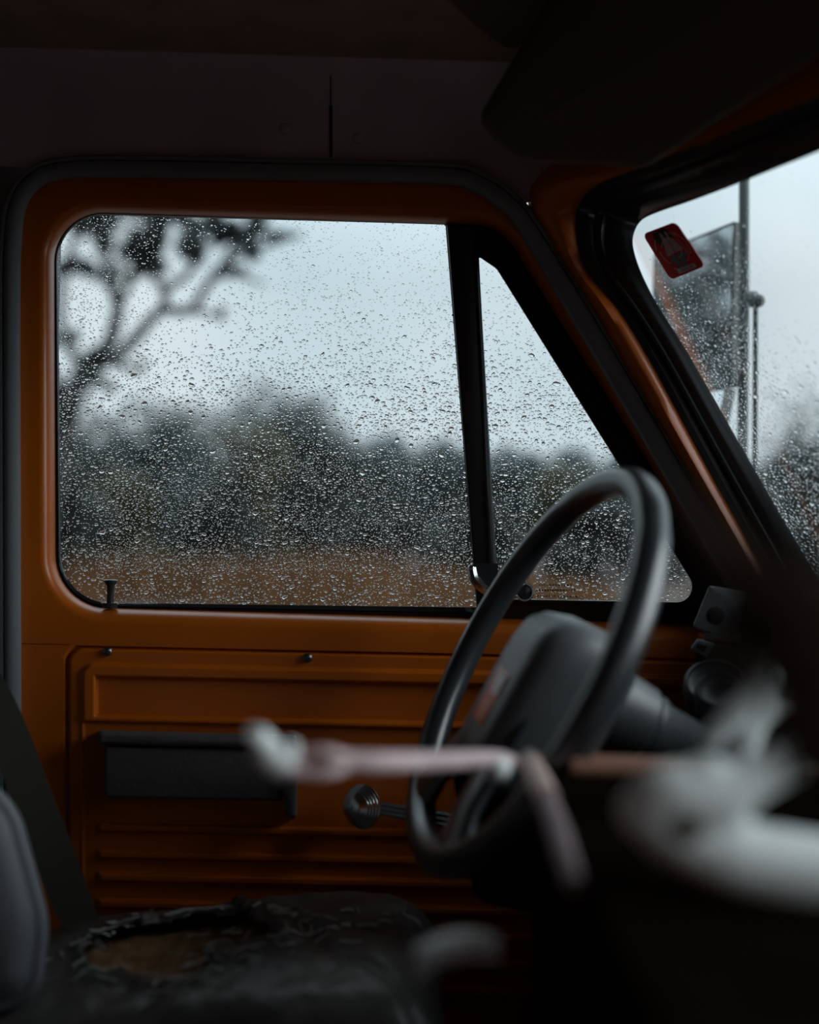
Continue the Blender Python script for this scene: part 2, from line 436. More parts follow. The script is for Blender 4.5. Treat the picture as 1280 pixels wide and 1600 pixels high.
# weatherstrip running round the door opening (setting trim)
cl = [(17, 1750), (16, 1400), (15, 900), (14, 500), (16, 380), (26, 315), (55, 277), (100, 263), (200, 260), (450, 265), (690, 271), (745, 283), (793, 314), (835, 366), (953, 560), (1040, 708), (1123, 850), (1190, 965), (1260, 1090)]
sp = spline(cl, 8)
mb = MB(); prof = [(-18, .02), (-18, .004), (-14, -.004), (-6, -.007), (2, -.0075), (8, -.006), (9.5, -.002), (11, -.006), (16, -.0055), (18, 0), (18, .02)]
loops = []
for i, p in enumerate(sp):
    q0 = sp[max(i - 1, 0)]; q1 = sp[min(i + 1, len(sp) - 1)]; e = Vector((q1[0] - q0[0], q1[1] - q0[1])).normalized(); nr = Vector((-e.y, e.x))
    if e.length == 0: continue
    w = 1.0 + 0.15 * sstep(700, 900, p[0]) * sstep(300, 500, p[1])
    # nr points to the right of travel: up/left going clockwise around; outer edge = -nr
    loops.append([P(p[0] - nr.x * o_ * w, p[1] - nr.y * o_ * w, DY - .014 + h_) for o_, h_ in prof])
mb.loft(loops, close=False)
tag(mb.build('trim_1', M['strip'], angle=40), 'charcoal rubber weatherstrip running around the orange door', 'weatherstrip', kind='structure')

# ---------------------------------------------------------------- pillar, header and windscreen
ZT = 0.3564
st = [  # (S, O, G) pixels, z rule
    ((1240, 1020), (1262, 1020), (1349, 1020), None), ((1140, 850), (1172, 850), (1247, 850), None), ((1068, 730), (1106, 730), (1177, 730), None),
    ((968, 560), (1016, 562), (1080, 560), None), ((926, 485), (968, 485), (1030, 480), None), ((893, 430), (921, 430), (1003, 428), None),
    ((868, 392), (905, 393), (990, 388), None), ((842, 352), (900, 352), (991, 364), None), ((826, 322), (905, 318), (1003, 344), 1), ((830, 285), (935, 288), (1030, 331), 1),
    ((880, 240), (1000, 262), (1080, 314), 1), ((980, 190), (1100, 222), (1145, 290), 1), ((1120, 120), (1200, 182), (1215, 262), 1),
    ((1290, 30), (1290, 145), (1290, 232), 1), ((1500, -90), (1500, 35), (1500, 140), 1)]
Sx, Ox, Gx = [], [], []
for (s_, o_, g_, zr) in st:
    if zr is None:
        Sx.append(P(*s_, 1.235)); Ox.append(P(*o_, 1.196)); Gx.append(P(*g_, 1.19))
    else:
        k = len(Sx) - 8
        Sx.append(P(*s_, min(1.235, dz(*s_, .412 + .016 * k)))); Ox.append(P(*o_, min(1.19, dz(*o_, .375 + .004 * k)))); Gx.append(P(*g_, dz(*g_, ZT)))
for dx, yy in ((.03, .55), (.07, .3), (.09, 0), (.08, -.35), (.0, -.62)):
    Sx.append(Vector((Sx[14].x + dx, yy, 1.55 + .5))); Ox.append(Vector((Ox[14].x + dx, yy, 1.55 + .41))); Gx.append(Vector((Gx[14].x + dx, yy, 1.55 + ZT)))
Ss, Os, Gs = [[Vector(p) for p in spline(q, 5)] for q in (Sx, Ox, Gx)]
def across(rows): 
    mb = MB(); mb.loft([list(r) for r in rows], close=False); return mb
pil = [[], []]
rows = []; rows2 = []
out = Vector((0, 0, 0))
for s_, o_, g_ in zip(Ss, Os, Gs):
    tc_ = (CAM - o_).normalized()
    m1 = s_.lerp(o_, .10) + tc_ * .018; m2 = s_.lerp(o_, .28) + tc_ * .030; m3 = s_.lerp(o_, .55) + tc_ * .027; m4 = s_.lerp(o_, .8) + tc_ * .014
    far = s_ - (CAM - s_).normalized() * .05
    rows.append([far, s_, m1, m2, m3, m4, o_, o_ - tc_ * .012])
    d = g_ - o_
    rows2.append([o_ - tc_ * .012, o_ + tc_ * .001, o_ + d * .16 + tc_ * .004, o_ + d * .3 + tc_ * .001, o_ + d * .36 + tc_ * .006, o_ + d * .44 + tc_ * .007, o_ + d * .5 + tc_ * .001,
                  o_ + d * .6 + tc_ * .003, o_ + d * .92 + tc_ * .002, g_, g_ - tc_ * .02])
# windscreen pillar and header
pm = across(rows)
tag(pm.build('wall_front', M['orange'], angle=70), 'orange windscreen pillar and roof header between door and windscreen', 'pillar', kind='structure')
ws = empty('window_1', Gs[10], 'rain-specked windscreen in thick black rubber gasket, right of pillar', 'windscreen', kind='structure')
across(rows2).build('gasket', M['gloss_rubber'], ws, angle=40)

# windscreen surface: pillar line times crosswise curve
gt = Gx[8]; gb = Gx[1]
gd = (gb - gt) / (gt.z - gb.z)                       # per metre downwards
ac = Vector((Gx[13].x - gt.x, Gx[13].y - gt.y, 0))
AC = [(-.04, .08), (0, 0), (ac.x, ac.y), (Gx[14].x - gt.x, Gx[14].y - gt.y), (Gx[14].x - gt.x + .03, .55 - gt.y), (Gx[14].x - gt.x + .07, .3 - gt.y), (Gx[14].x - gt.x + .09, -gt.y), (Gx[14].x - gt.x + .08, -.35 - gt.y), (Gx[14].x - gt.x, -.62 - gt.y)]
AC[0] = (-ac.x * .12, -ac.y * .12)
def wsp(s_, dn): return Vector((gt.x + s_[0] + gd.x * dn, gt.y + s_[1] + gd.y * dn, gt.z - dn))
n_ws = ac.cross(gd).normalized()
if n_ws.x < 0: n_ws = -n_ws
mb = MB()
fr = [[wsp(a, dn) for a in AC] for dn in (-.03, .15, .35, .52)]
bk = [[p + n_ws * .004 for p in r] for r in fr]
mb.loft(fr, close=False); mb.loft(bk, close=False)
mb.loft([fr[0], bk[0]], close=False); mb.loft([fr[-1], bk[-1]], close=False)
mb.build('windscreen_glass', M['glass'], ws, fixn=False)
def wshit(px, py, o_=0.0):
    """point where the view line of a pixel meets the windscreen (first, flat section)"""
    d = P(px, py, 1) - CAM; k = (gt + n_ws * o_ - CAM).dot(n_ws) / d.dot(n_ws); return CAM + d * k

# ---------------------------------------------------------------- headliner, ceiling, other walls
rowsH = []
low = spline([(-260, 300, 1.232), (-60, 262, 1.232), (60, 262, 1.232), (200, 262, 1.232), (500, 266, 1.232), (700, 272, 1.232), (760, 290, 1.232), (812, 318, 1.228), (850, 300, 1.222), (880, 262, 1.215)], 6)
for (x, y, d) in low:
    b_ = P(x, y, d); t_ = max(0, (x - 700) / 300)
    r_ = [b_]
    for f, yy in ((.25, 0.006), (.5, .012), (.75, .02), (.9, .035), (1, .06)):
        r_.append(Vector((b_.x, b_.y - yy, b_.z + (2.066 - b_.z) * f)))
    r_.append(Vector((b_.x, b_.y - .12, 2.078)))
    rowsH.append(r_)
ceil_ = empty('ceiling', (0, .6, 2.08), 'dim cab roof lining with grey side board and dark seam', 'ceiling', kind='structure')
across(rowsH).build('side_board', M['liner'], ceil_, angle=60)
mb = MB()
g_ = []
nxc, nyc = 24, 20
for j in range(nyc):
    for i in range(nxc):
        x = -1.0 + 1.75 * i / (nxc - 1); y = 1.14 - 1.8 * j / (nyc - 1)
        g_.append((x, y, 2.079 + .012 * math.sin(3 * (y + .6)) - .025 * sstep(.3, .75, x)))
mb.add(g_, [(j * nxc + i, j * nxc + i + 1, (j + 1) * nxc + i + 1, (j + 1) * nxc + i) for j in range(nyc - 1) for i in range(nxc - 1)])
mb.build('roof_lining', M['roofcloth'], ceil_)
# seam in the side board
mb = MB(); zz = [(y, P(517, y, 1.0)) for y in (110, 160, 250)]
def on_board(px, py):
    # nearest board row depth at this pixel
    best = min(rowsH, key=lambda r: abs((640 + F * (r[0] - CAM).dot(RV) / (r[0] - CAM).dot(FV)) - px))
    z_at = None
    for k in range(len(best) - 1):
        a, b = best[k], best[k + 1]
        pa = 800 - F * (a - CAM).dot(UV) / a.y; pb = 800 - F * (b - CAM).dot(UV) / b.y
        if pb <= py <= pa:
            return (a.y + (b.y - a.y) * (pa - py) / max(pa - pb, 1e-6))
    return best[-1].y
def ribbon(name, px, y0, y1, w, m_):
    mb = MB(); ys = np.linspace(y0, y1, 10)
    mb.loft([[P(px - w / 2 + random.uniform(-.4, .4), y, on_board(px, y) - .0015), P(px + w / 2, y, on_board(px, y) - .0015), P(px + w / 2, y, on_board(px, y) + .002), P(px - w / 2, y, on_board(px, y) + .002)] for y in ys], cap0=True, cap1=True)
    return mb.build(name, m_, ceil_)
ribbon('seam_gap', 517, 165, 246, 5, M['seam'])
ribbon('seam_line', 517, 118, 165, 2, M['seam'])
for (x, y) in ((445, 201), (560, 215), (727, 262)):
    MB().lathe([(0, .007), (.0015, .0065), (.003, .004), (.0034, 0)], P(x, y, on_board(x, y) - .0005), (0, -1, 0), 14).build('rivet', M['liner'], ceil_)
MB().ball(P(497, 58, dz(497, 58, .529)), .005, sc=(.7, .7, 1.5)).build('roof_clip', M['seam'], ceil_)

mb = MB(); mb.box((-1.02, 1.265, .5), (-.476, 1.33, 2.1)); mb.box((-1.02, 1.30, .5), (.6, 1.42, 1.385)); 
tag(mb.build('wall_left', M['arm']), 'dark body side around the orange driver door', 'wall', kind='structure')
mb = MB(); mb.box((-1.05, -.7, .5), (-1.0, 1.33, 2.12)); tag(mb.build('wall_back', M['arm']), 'dark back panel of the cab behind the seats', 'wall', kind='structure')
mb = MB(); mb.box((-1.0, -.16, .5), (1.1, -.10, 1.56)); mb.box((-1.0, -.16, 2.03), (.9, -.10, 2.1)); mb.box((-1.0, -.16, 1.56), (.40, -.10, 2.03))  # unseen side wall, position and opening set to steer light into the cab
tag(mb.build('wall_right', M['orange']), 'unseen orange passenger door side behind the camera, opening shaped for the light', 'wall', kind='structure')
tag(MB().box((-1.05, -.72, .48), (1.0, 1.4, .55)).build('floor', M['floor']), 'dark rubber cab floor below the seats', 'floor', kind='structure')
tag(MB().box((-1.05, -.72, 2.115), (.62, 1.33, 2.13)).build('trim_2', M['orange']), 'orange roof skin above the lining', 'roof', kind='structure')
mb = MB(); mb.box((.78, -.7, .5), (.84, 1.3, 1.42)); mb.box((.36, 1.2, .5), (.84, 1.32, 1.40))
tag(mb.build('wall_firewall', M['dash']), 'dark bulkhead below the windscreen', 'wall', kind='structure')

# dark roof pad at top and its notch
mb = MB(); z = .515
poly = [(655, -60), (700, 0), (745, 42), (790, 74), (806, 76), (822, 62), (850, 20), (900, -60)]
mb.loft([[P(x, y, dz(x, y, z)) for x, y in poly], [P(x, y, dz(x, y, z)) + Vector((0, 0, .03)) for x, y in poly]], cap0=True, cap1=True)
tag(mb.build('roof_console', M['visor']), 'dark pointed overhead pad on the roof lining above the visor', 'roof pad')

# ================================================================== objects
# sun visor
vz = [(745, 188, 30), (880, -40, 20), (1420, -160, 10), (1290, 82, 10), (1010, 262, 40), (800, 252, 60)]
def vd(x, y): return 1.10 - .00042 * (x - 745) - .0003 * max(0, 240 - y)
vl = rpoly(vz, 8, 5); vin = rpoly(off(vz, -9), 8, 5)
sv = empty('sun_visor', P(980, 240, 1.12), 'large dark brown sun visor folded up against the roof lining', 'sun visor')
mb = MB().loft([[P(x, y, vd(x, y) - .002) for x, y in vin], [P(x, y, vd(x, y) + .004) for x, y in rpoly(off(vz, -3), 8, 5)], [P(x, y, vd(x, y) + .012) for x, y in vl], [P(x, y, vd(x, y) + .022) for x, y in vin]], cap0=True, cap1=True)
mb.build('visor_pad', M['visor'], sv, angle=60)
MB().tube([P(960, 262, 1.13), P(985, 268, 1.15), P(1000, 255, 1.17)], .006, 8).build('visor_pivot', M['darkmetal'], sv)

# steering wheel
WC = CAM + Vector((.114, .9425, -.139)); n = Vector((-.8773, -.1518, .4553)).normalized()
t = n.cross(Vector((0, 1, 0))).normalized()
if t.z < 0: t = -t
s_ = n.cross(t); s_ = s_ if s_.y < 0 else -s_     # towards the camera
WR = .195
sw = empty('steering_wheel', WC, 'black steering wheel with padded hub and small red badge', 'steering wheel')
ring = [WC + (t * math.cos(a) + s_ * math.sin(a)) * WR for a in [2 * math.pi * i / 96 for i in range(96)]]
rr = [.0152 * (.955 if i in (9, 10, 86, 87) else 1) for i in range(96)]
MB().tube(ring, rr, 18, closed=True, ref=n).build('rim', M['wheel'], sw, angle=60)
for sg in (1, -1):
    dv = (s_ * sg * math.cos(1.15) - t * math.sin(1.15))
    ln = dv.cross(n)
    lo = []
    for f, w, th_, lift in ((.03, .04, .010, -.01), (.07, .035, .010, -.008), (.11, .03, .009, -.004), (.15, .027, .009, .002), (.178, .03, .011, 0), (.192, .036, .013, 0)):
        c_ = WC + dv * f + n * lift
        lo.append([c_ + ln * (w * math.cos(a)) + n * (th_ * math.sin(a)) for a in [2 * math.pi * k / 16 for k in range(16)]])
    MB().loft(lo, cap0=True, cap1=True).build('spoke', M['wheel'], sw, angle=60)
def sec(off_, hh, hw, e=4.5, sh=0):
    o = []
    for k in range(40):
        a = 2 * math.pi * k / 40; ca, sa = math.cos(a), math.sin(a)
        o.append(WC + n * off_ + t * (hh * abs(ca) ** (2 / e) * (1 if ca > 0 else -1) + sh) + s_ * (hw * abs(sa) ** (2 / e) * (1 if sa > 0 else -1)))
    return o
MB().loft([sec(0.013, .05, .025, sh=-.036), sec(0.012, .066, .040, sh=-.036), sec(0.007, .078, .050, sh=-.035), sec(-0.005, .086, .056, sh=-.033), sec(-0.027, .090, .058, sh=-.030), sec(-0.057, .088, .056, sh=-.026), sec(-0.077, .080, .050, sh=-.022), sec(-0.089, .062, .040, sh=-.016), sec(-0.091, .03, .02, sh=-.01)], cap0=True, cap1=True).build('hub_pad', M['pad'], sw, angle=70)
def badge(u0, u1, w0, w1, o0, o1):
    c = lambda u, w, oo: WC + n * (oo - .0493) + t * (u - .043) + s_ * w
    return [[c(u0, w0, oo), c(u1, w0, oo), c(u1, w1, oo), c(u0, w1, oo)] for oo in (o0, o1)]
bd = MB().loft(badge(-.027, .027, -.019, .019, .061, .0635), cap0=True, cap1=True).build('badge', M['badge_red'], sw)
MB().loft(badge(.004, .025, -.004, .017, .0634, .0642), cap0=True, cap1=True).build('badge_stripe', M['white'], bd)
MB().loft(badge(-.025, -.007, -.014, .014, .0634, .0641), cap0=True, cap1=True).build('badge_field', M['badge_orange'], bd)

# steering column
sc_ = empty('steering_column', WC - n * .3, 'grey steering column shroud running from the wheel to the dash', 'steering column')
def lat(prof, axis_off=Vector((0, 0, 0)), name='column_shroud', m_=M['pad']):
    MB().lathe([(h, r) for h, r in prof], WC + axis_off, -n, 32).build(name, m_, sc_, angle=40)
lat([(.024, .036), (.03, .042), (.06, .042), (.10, .040), (.128, .038), (.132, .034), (.133, .02)])
lat([(.130, .030), (.134, .034), (.142, .034), (.148, .030), (.26, .028), (.30, .028)], name='column_tube')
MB().tube([WC - n * .07 - s_ * .03, WC - n * .06 - s_ * .10 - t * .02, WC - n * .05 - s_ * .13 - t * .03], [.006, .005, .009], 8).build('signal_lever', M['wheel'], sc_)

slab([(705, 1200, 20), (850, 1165, 10), (880, 1440, 20), (742, 1405, 30)], .97, 1.06, .01).build('added_dark_plate', M['box'], sc_)  # added black plate, keeps the gap below the column dark

# dashboard
dsh = empty('dashboard', (.6, .6, 1.2), 'dark brown dashboard with grey metal end bracket beside the door', 'dashboard')
prof = [(.44, -.075), (.40, -.085), (.385, -.11), (.39, -.20), (.42, -.30), (.44, -.42), (.62, -.42), (.78, -.20), (.78, -.09), (.60, -.08)]
lo = []
for yy, k in ((1.17, 0), (1.16, 1), (1.0, 1.06), (.7, 1.15), (.3, 1.22), (-.3, 1.22), (-.6, 1.1)):
    ad = .12 * (k - 1) * 4 if k > 1 else 0
    sh = .004 if k == 0 else 0
    lo.append([Vector((x + ad * (.8 if x < .7 else 0) + sh, yy, 1.55 + z - sh)) for x, z in prof])
MB().loft(lo, cap0=True, cap1=True).build('dash_body', M['dash'], dsh, angle=35)
br = slab([(1108, 915, 4), (1165, 925, 6), (1158, 1004, 4), (1082, 980, 4)], 1.150, 1.175, .003).build('end_bracket', M['dashgrey'], dsh)
MB().lathe([(0, .0105), (.002, .0105), (.003, .009), (.0031, 0)], P(1117, 962, 1.152), (0, -1, 0), 20).build('bracket_hole', M['seam'], br)
MB().box(P(1100, 1000, 1.135), P(1146, 989, 1.155)).build('chrome_clip', M['chrome'], dsh)
slab([(1090, 998, 3), (1118, 1006, 3), (1104, 1027, 3), (1078, 1014, 3)], 1.13, 1.16, .002).build('small_switch', M['dashgrey'], dsh)
slab([(1091, 1005, 1), (1107, 1010, 1), (1099, 1019, 1), (1086, 1012, 1)], 1.128, 1.132).build('switch_slot', M['seam'], dsh)
for (cx, cy, r_, d_) in ((1118, 1092, .034, 1.10), (1125, 1105, .026, 1.07)):
    MB().lathe([(0, r_), (.02, r_), (.028, r_ * .95), (.031, r_ * .85), (.026, r_ * .8), (.02, r_ * .5), (.02, 0)], P(cx, cy, d_), (-.25, -.6, .75), 28).build('vent_collar', M['pad'], dsh, angle=40)

# driver seat: torn cushion, back, belt
st_ = empty('driver_seat', (-.18, 1.02, .75), 'torn grey vinyl driver seat with exposed brown foam', 'seat')
NX, NY = 130, 84
def seat_pt(u, v):
    x = -.42 + u * .47; y = .86 + v * .33
    # rounded outline and crown
    ex = max(0, (abs(u - .5) - .36) / .14); ey = max(0, (abs(v - .5) - .34) / .16)
    e = math.hypot(ex, ey)
    if e > 1:
        x = x if ex == 0 else x; 
    z = -.446 - .040 * (1 - u) + .010 * math.sin(math.pi * min(max((u - .35) / .6, 0), 1)) - .07 * (1 - math.sqrt(max(0, 1 - min(e, 1) ** 2)))
    z += .018 * math.sin(math.pi * v) * 1.0
    # puckers and creases
    z += .005 * N(u * 5, v * 4, 3) + .0022 * N(u * 16, v * 10, 5) + .0010 * N(u * 50, v * 30, 9)
    for (a, b, c_, w, h) in ((.35, -1.0, .75, .012, .006), (.6, -.5, .83, .02, .005), (-.25, 1, .52, .010, .004), (.8, .5, .9, .015, .004)):
        dd = a * u + b * v - (a * .7 + b * .5) + .05 * N(u * 4, v * 4, c_ * 9); z -= h * math.exp(-(dd / w) ** 2)
    td = tear(u, v)
    z += .006 * math.exp(-((td - .10) / .14) ** 2)
    return Vector((x, y, 1.55 + z))
def tear(u, v):
    return math.hypot((u - .43) / .19, (v - .50) / .20) - 1 + .35 * N(u * 11, v * 9, 1.3) + .12 * N(u * 30, v * 30, 2)
gv = [seat_pt(i / (NX - 1), j / (NY - 1)) for j in range(NY) for i in range(NX)]
gf = []
for j in range(NY - 1):
    for i in range(NX - 1):
        u, v = (i + .5) / (NX - 1), (j + .5) / (NY - 1)
        ex = max(0, (abs(u - .5) - .36) / .14); ey = max(0, (abs(v - .5) - .34) / .16)
        if tear(u, v) > 0 and math.hypot(ex, ey) <= 1.0: gf.append((j * NX + i, j * NX + i + 1, (j + 1) * NX + i + 1, (j + 1) * NX + i))
mb = MB(); mb.add(gv, gf); cu = mb.build('cushion_cover', M['seat'], st_, angle=80)
sd = cu.modifiers.new('thick', 'SOLIDIFY'); sd.thickness = .0025; sd.offset = -1
mb = MB(); fo = []
for j in range(30):
    for i in range(40):
        u, v = .1 + .52 * i / 39, .3 + .6 * j / 29; p = seat_pt(u, v); p.z -= .018 + .010 * abs(N(u * 30, v * 30, 8)); fo.append(p)
mb.add(fo, [(j * 40 + i, j * 40 + i + 1, (j + 1) * 40 + i + 1, (j + 1) * 40 + i) for j in range(29) for i in range(39)])
mb.build('foam', M['foam'], st_)
# cushion side
mb = MB(); side = []
for k in range(60):
    a = 2 * math.pi * k / 60; ca, sa = math.cos(a), math.sin(a)
    side.append((.5 + .495 * abs(ca) ** .55 * (1 if ca > 0 else -1), .5 + .495 * abs(sa) ** .55 * (1 if sa > 0 else -1)))
mb.loft([[Vector((-.42 + u * .47, .86 + v * .33, 1.55 - .515 - .035 * (1 - u))) for u, v in side], [Vector((-.42 + u * .47, .86 + v * .33, 1.55 - .68)) for u, v in side]], cap0=True, cap1=True)
mb.build('cushion_side', M['seat'], st_)
ppts = [Vector((-.42 + (.5 + (u - .5) * .985) * .47, .86 + (.5 + (v - .5) * .985) * .33, 1.55 - .512 - .035 * (1 - u))) for u, v in side]
MB().tube(ppts, .004, 8, closed=True).build('piping', M['gloss_rubber'], st_)
# frayed threads along the tear and cracks
mb = MB()
for k in range(170):
    a = random.uniform(0, 2 * math.pi); rr_ = random.uniform(.95, 1.5) if k < 100 else random.uniform(1.5, 3)
    u = .43 + .19 * rr_ * math.cos(a); v = .50 + .20 * rr_ * math.sin(a)
    if k >= 100: u = random.uniform(.4, .95); v = .5 + (u - .7) * .6 + random.gauss(0, .08)
    if not (.03 < u < .96 and .1 < v < .95): continue
    p = seat_pt(u, v); l_ = random.uniform(.008, .028); dr = a + random.gauss(1.5, .5)
    q = []
    for i in range(4):
        f = i / 3; uu, vv = min(max(u + math.cos(dr) * l_ * f * 2.1, .03), .97), min(max(v + math.sin(dr) * l_ * f * 1.2, .06), .96)
        w_ = seat_pt(uu, vv); w_.z += .0015 + random.uniform(0, .002); q.append(w_)
    mb.tube(q, random.uniform(.0004, .0011), 4, caps=False)
mb.build('frayed_threads', M['thread'], st_, kind='stuff')
# torn flaps
for (u0, v0, an, ln_, w_) in ((.33, .64, 2.2, .03, .02), (.52, .66, .8, .03, .022), (.26, .48, 3.6, .025, .018), (.50, .34, 5.0, .025, .02)):
    mb = MB(); lo = []
    for i in range(6):
        f = i / 5; c_ = seat_pt(u0 + math.cos(an) * .03 * f, v0 + math.sin(an) * .03 * f)
        up_ = .003 + ln_ * .22 * math.sin(f * 1.9)
        lo.append([c_ + Vector((-math.sin(an) * w_ * (k / 4 - .5) * (1.2 - .6 * f + .2 * N(i, k, an)), math.cos(an) * w_ * (k / 4 - .5), up_ + .003 * N(i * 1.3, k * 1.7, an * 3))) for k in range(5)])
    mb.loft(lo, close=False); fl = mb.build('torn_flap', M['seat'], st_, angle=80)
    so = fl.modifiers.new('thick', 'SOLIDIFY'); so.thickness = .002
# seat back, behind the cushion at the left edge
bl = [(-240, 1190, 60), (-60, 1172, 50), (30, 1265, 120), (78, 1440, 160), (62, 1570, 70), (-240, 1640, 30)]
slab(bl, .84, 1.04, .03, seg=10).build('seat_back', M['seatback'], st_, angle=70)
MB().tube([P(x, y, .852) for x, y in rpoly(off(bl, -12), 10, 5)], .004, 8, closed=True).build('back_piping', M['seatback'], st_)
sb = [(( -60, 960), (-90, 1100)), ((5, 1060), (-20, 1160)), ((40, 1130), (18, 1250)), ((90, 1260), (52, 1340)), ((132, 1370), (88, 1430)), ((158, 1450), (120, 1482))]
rr0 = spline([(*a, *b) for a, b in sb], 6)
mb = MB().loft([[P(r_[0], r_[1], 1.11), P(r_[2], r_[3], 1.09), P(r_[2], r_[3], 1.092), P(r_[0], r_[1], 1.112)] for r_ in rr0], cap0=True, cap1=True)
bt = empty('seat_belt', P(140, 1465, 1.1), 'olive black seat belt webbing hanging down beside the driver seat', 'seat belt')
mb.build('webbing', M['belt'], bt, angle=30)
MB().box(P(150, 1478, 1.09), P(188, 1450, 1.115)).build('buckle', M['darkmetal'], bt)

# near seat and folded cloth
ns = MB(); c = []
def ns_pt(u, v):
    x = -.40 + u * .50; y = .12 + v * .46
    e = math.hypot(max(0, (abs(u - .5) - .34) / .16), max(0, (v - .72) / .28))
    return Vector((x, y, 1.55 - .272 - .065 * (1 - u) - .09 * (1 - math.sqrt(max(0, 1 - min(e, 1) ** 2))) + .006 * N(u * 6, v * 6, 11)))
ns.add([ns_pt(i / 39, j / 29) for j in range(30) for i in range(40)], [(j * 40 + i, j * 40 + i + 1, (j + 1) * 40 + i + 1, (j + 1) * 40 + i) for j in range(29) for i in range(39)])
pst = empty('passenger_seat', (-.15, .35, .75), 'plum grey passenger seat cushion blurred along the bottom edge', 'seat')
ns.build('seat_cushion', M['nearseat'], pst)
MB().box((-.39, .12, .9), (.09, .57, 1.55 - .39)).build('seat_base', M['nearseat'], pst)
mb = MB(); lo = []
for i in range(10):
    f = i / 9; lo.append([P(650 + 130 * f, 1535 - 58 * math.sin(.5 + 1.6 * f) + 40 * math.cos(2 * math.pi * k / 12) * .0 + 30 * math.sin(2 * math.pi * k / 12) * (1 - .3 * f), .575 + .03 * math.cos(2 * math.pi * k / 12)) + Vector((0, 0, .004 * N(i, k, 4))) for k in range(12)])
mb.loft(lo, cap0=True, cap1=True)
tag(mb.build('folded_cloth', M['bone'], angle=70), 'small pale blue-grey folded cloth on the front corner of the passenger seat', 'cloth')

# ---------------------------------------------------------------- box between the seats and what lies on it
zc = 1.55 - .187
c1 = P(822, 1186, .76)
bx = empty('dark_box', (.25, .55, 1.1), 'dark lidded box with worn pale edges between the seats', 'box')
x0, x1, y0, y1 = c1.x, .62, .30, c1.y
lid = MB(); lid.box((x0 + .004, y0, zc - .014), (x1, y1 - .004, zc)); lid.build('lid', M['box'], bx)
MB().box((x0 + .008, y0 + .008, .56), (x1 - .01, y1 - .012, zc - .012)).build('box_body', M['box'], bx)
MB().tube([(x0 + .003, y1, zc), (x0 + .002, y1 - .10, zc)], [.0085, .0085], 10).build('worn_edge', M['edge'], bx)
MB().tube([(x0 + .002, y1 - .10, zc - .002), (x0, y1 - .17, zc - .003), (x0 - .002, y1 - .24, zc - .006)], [.0078, .0076, .0055], 10).build('worn_edge', M['edgeplum'], bx)
MB().tube([(x0, y1 + .001, zc - .004), (x1, y1 + .001, zc - .004)], .0095, 10).build('far_edge', M['edgebrown'], bx)
MB().tube([(x0 + .03, y1 - .028, zc + .002), (x1, y1 - .028, zc + .002)], .0075, 10).build('lid_seam', M['edgebrown'], bx)

# slim stick with pale forked tip
sk = empty('wooden_stick', P(790, 1195, .74), 'slim pinkish grey stick with pale forked tip, blurred before the armrest', 'stick')
D = .60
sh = [(476, 1192, D), (540, 1190, D + .01), (600, 1191, D + .02), (690, 1189, D + .06), (770, 1186, D + .12), (800, 1192, D + .145)]
mb = MB().tube([P(*p) for p in spline(sh[1:], 5)], .0062, 10)
mb.tube([P(*p) for p in spline([(452, 1196, D), (480, 1178, D), (515, 1176, D), (548, 1187, D + .01)], 4)], .0032, 8)
mb.tube([P(*p) for p in spline([(452, 1200, D), (480, 1208, D), (515, 1207, D), (548, 1193, D + .01)], 4)], .0036, 8)
mb.build('shaft', M['stickm'], sk)
mb = MB().tube([P(*p) for p in spline([(398, 1143, D - .01), (410, 1160, D), (428, 1185, D), (455, 1200, D)], 5)], [.005 + .0045 * min(1, i / 8) for i in range(16)], 12)
mb.tube([P(460, 1160, D), P(452, 1180, D), P(445, 1195, D)], [.004, .006, .007], 10)
mb.build('pale_tip', M['bone'], sk)
MB().ball(P(778, 1200, .72), .0095, sc=(1, 1.2, 1)).build('pale_knuckle', M['bone'], sk)


def blend(name, chains, D0, m_, parent, vox=.0035):
    """one continuous body grown from tapering limbs"""
    mb = MB()
    for ch in chains:
        sp_ = spline([(x, y, d, r) for x, y, d, r in ch], 5)
        mb.tube([P(x, y, d) for x, y, d, r in sp_], [r / F * d for x, y, d, r in sp_], 14)
        for q in (sp_[0], sp_[-1]): mb.ball(P(q[0], q[1], q[2]), q[3] / F * q[2] * .98, 12, 8)
    o = mb.build(name, m_, parent)
    rm = o.modifiers.new('blend', 'REMESH'); rm.mode = 'VOXEL'; rm.voxel_size = vox; rm.use_smooth_shade = True
    s2 = o.modifiers.new('soften', 'SMOOTH'); s2.iterations = 4
    return o

dw = empty('driftwood', P(1130, 1330, .50), 'bleached blue-white driftwood loop with brown hollow, blurred at right', 'driftwood')
d = .50
blend('driftwood_body', [
    [(1000, 1268, d, 40), (1045, 1246, d, 52), (1110, 1246, d, 52), (1185, 1212, d, 36), (1255, 1182, d, 34), (1340, 1178, d, 36)],
    [(1005, 1268, d, 42), (1060, 1310, d, 48), (1130, 1335, d, 58), (1210, 1352, d, 60), (1290, 1365, d, 60), (1380, 1380, d, 58)],
    [(1105, 1220, d, 42), (1128, 1270, d, 36), (1140, 1330, d, 42)], [(1020, 1250, d + .01, 30), (1060, 1290, d + .015, 34), (1100, 1310, d + .01, 34)]], d, M['bone'], dw)
MB().lathe([(0, .007), (.006, .0095), (.008, .008), (.0085, 0)], P(1068, 1284, d - .007), (0, -1, 0), 16).build('knot_hollow', M['bonehole'], dw)
tw = empty('driftwood_branch', P(1160, 1180, .60), 'small forked bleached branch standing above the driftwood loop', 'driftwood')
d = .62
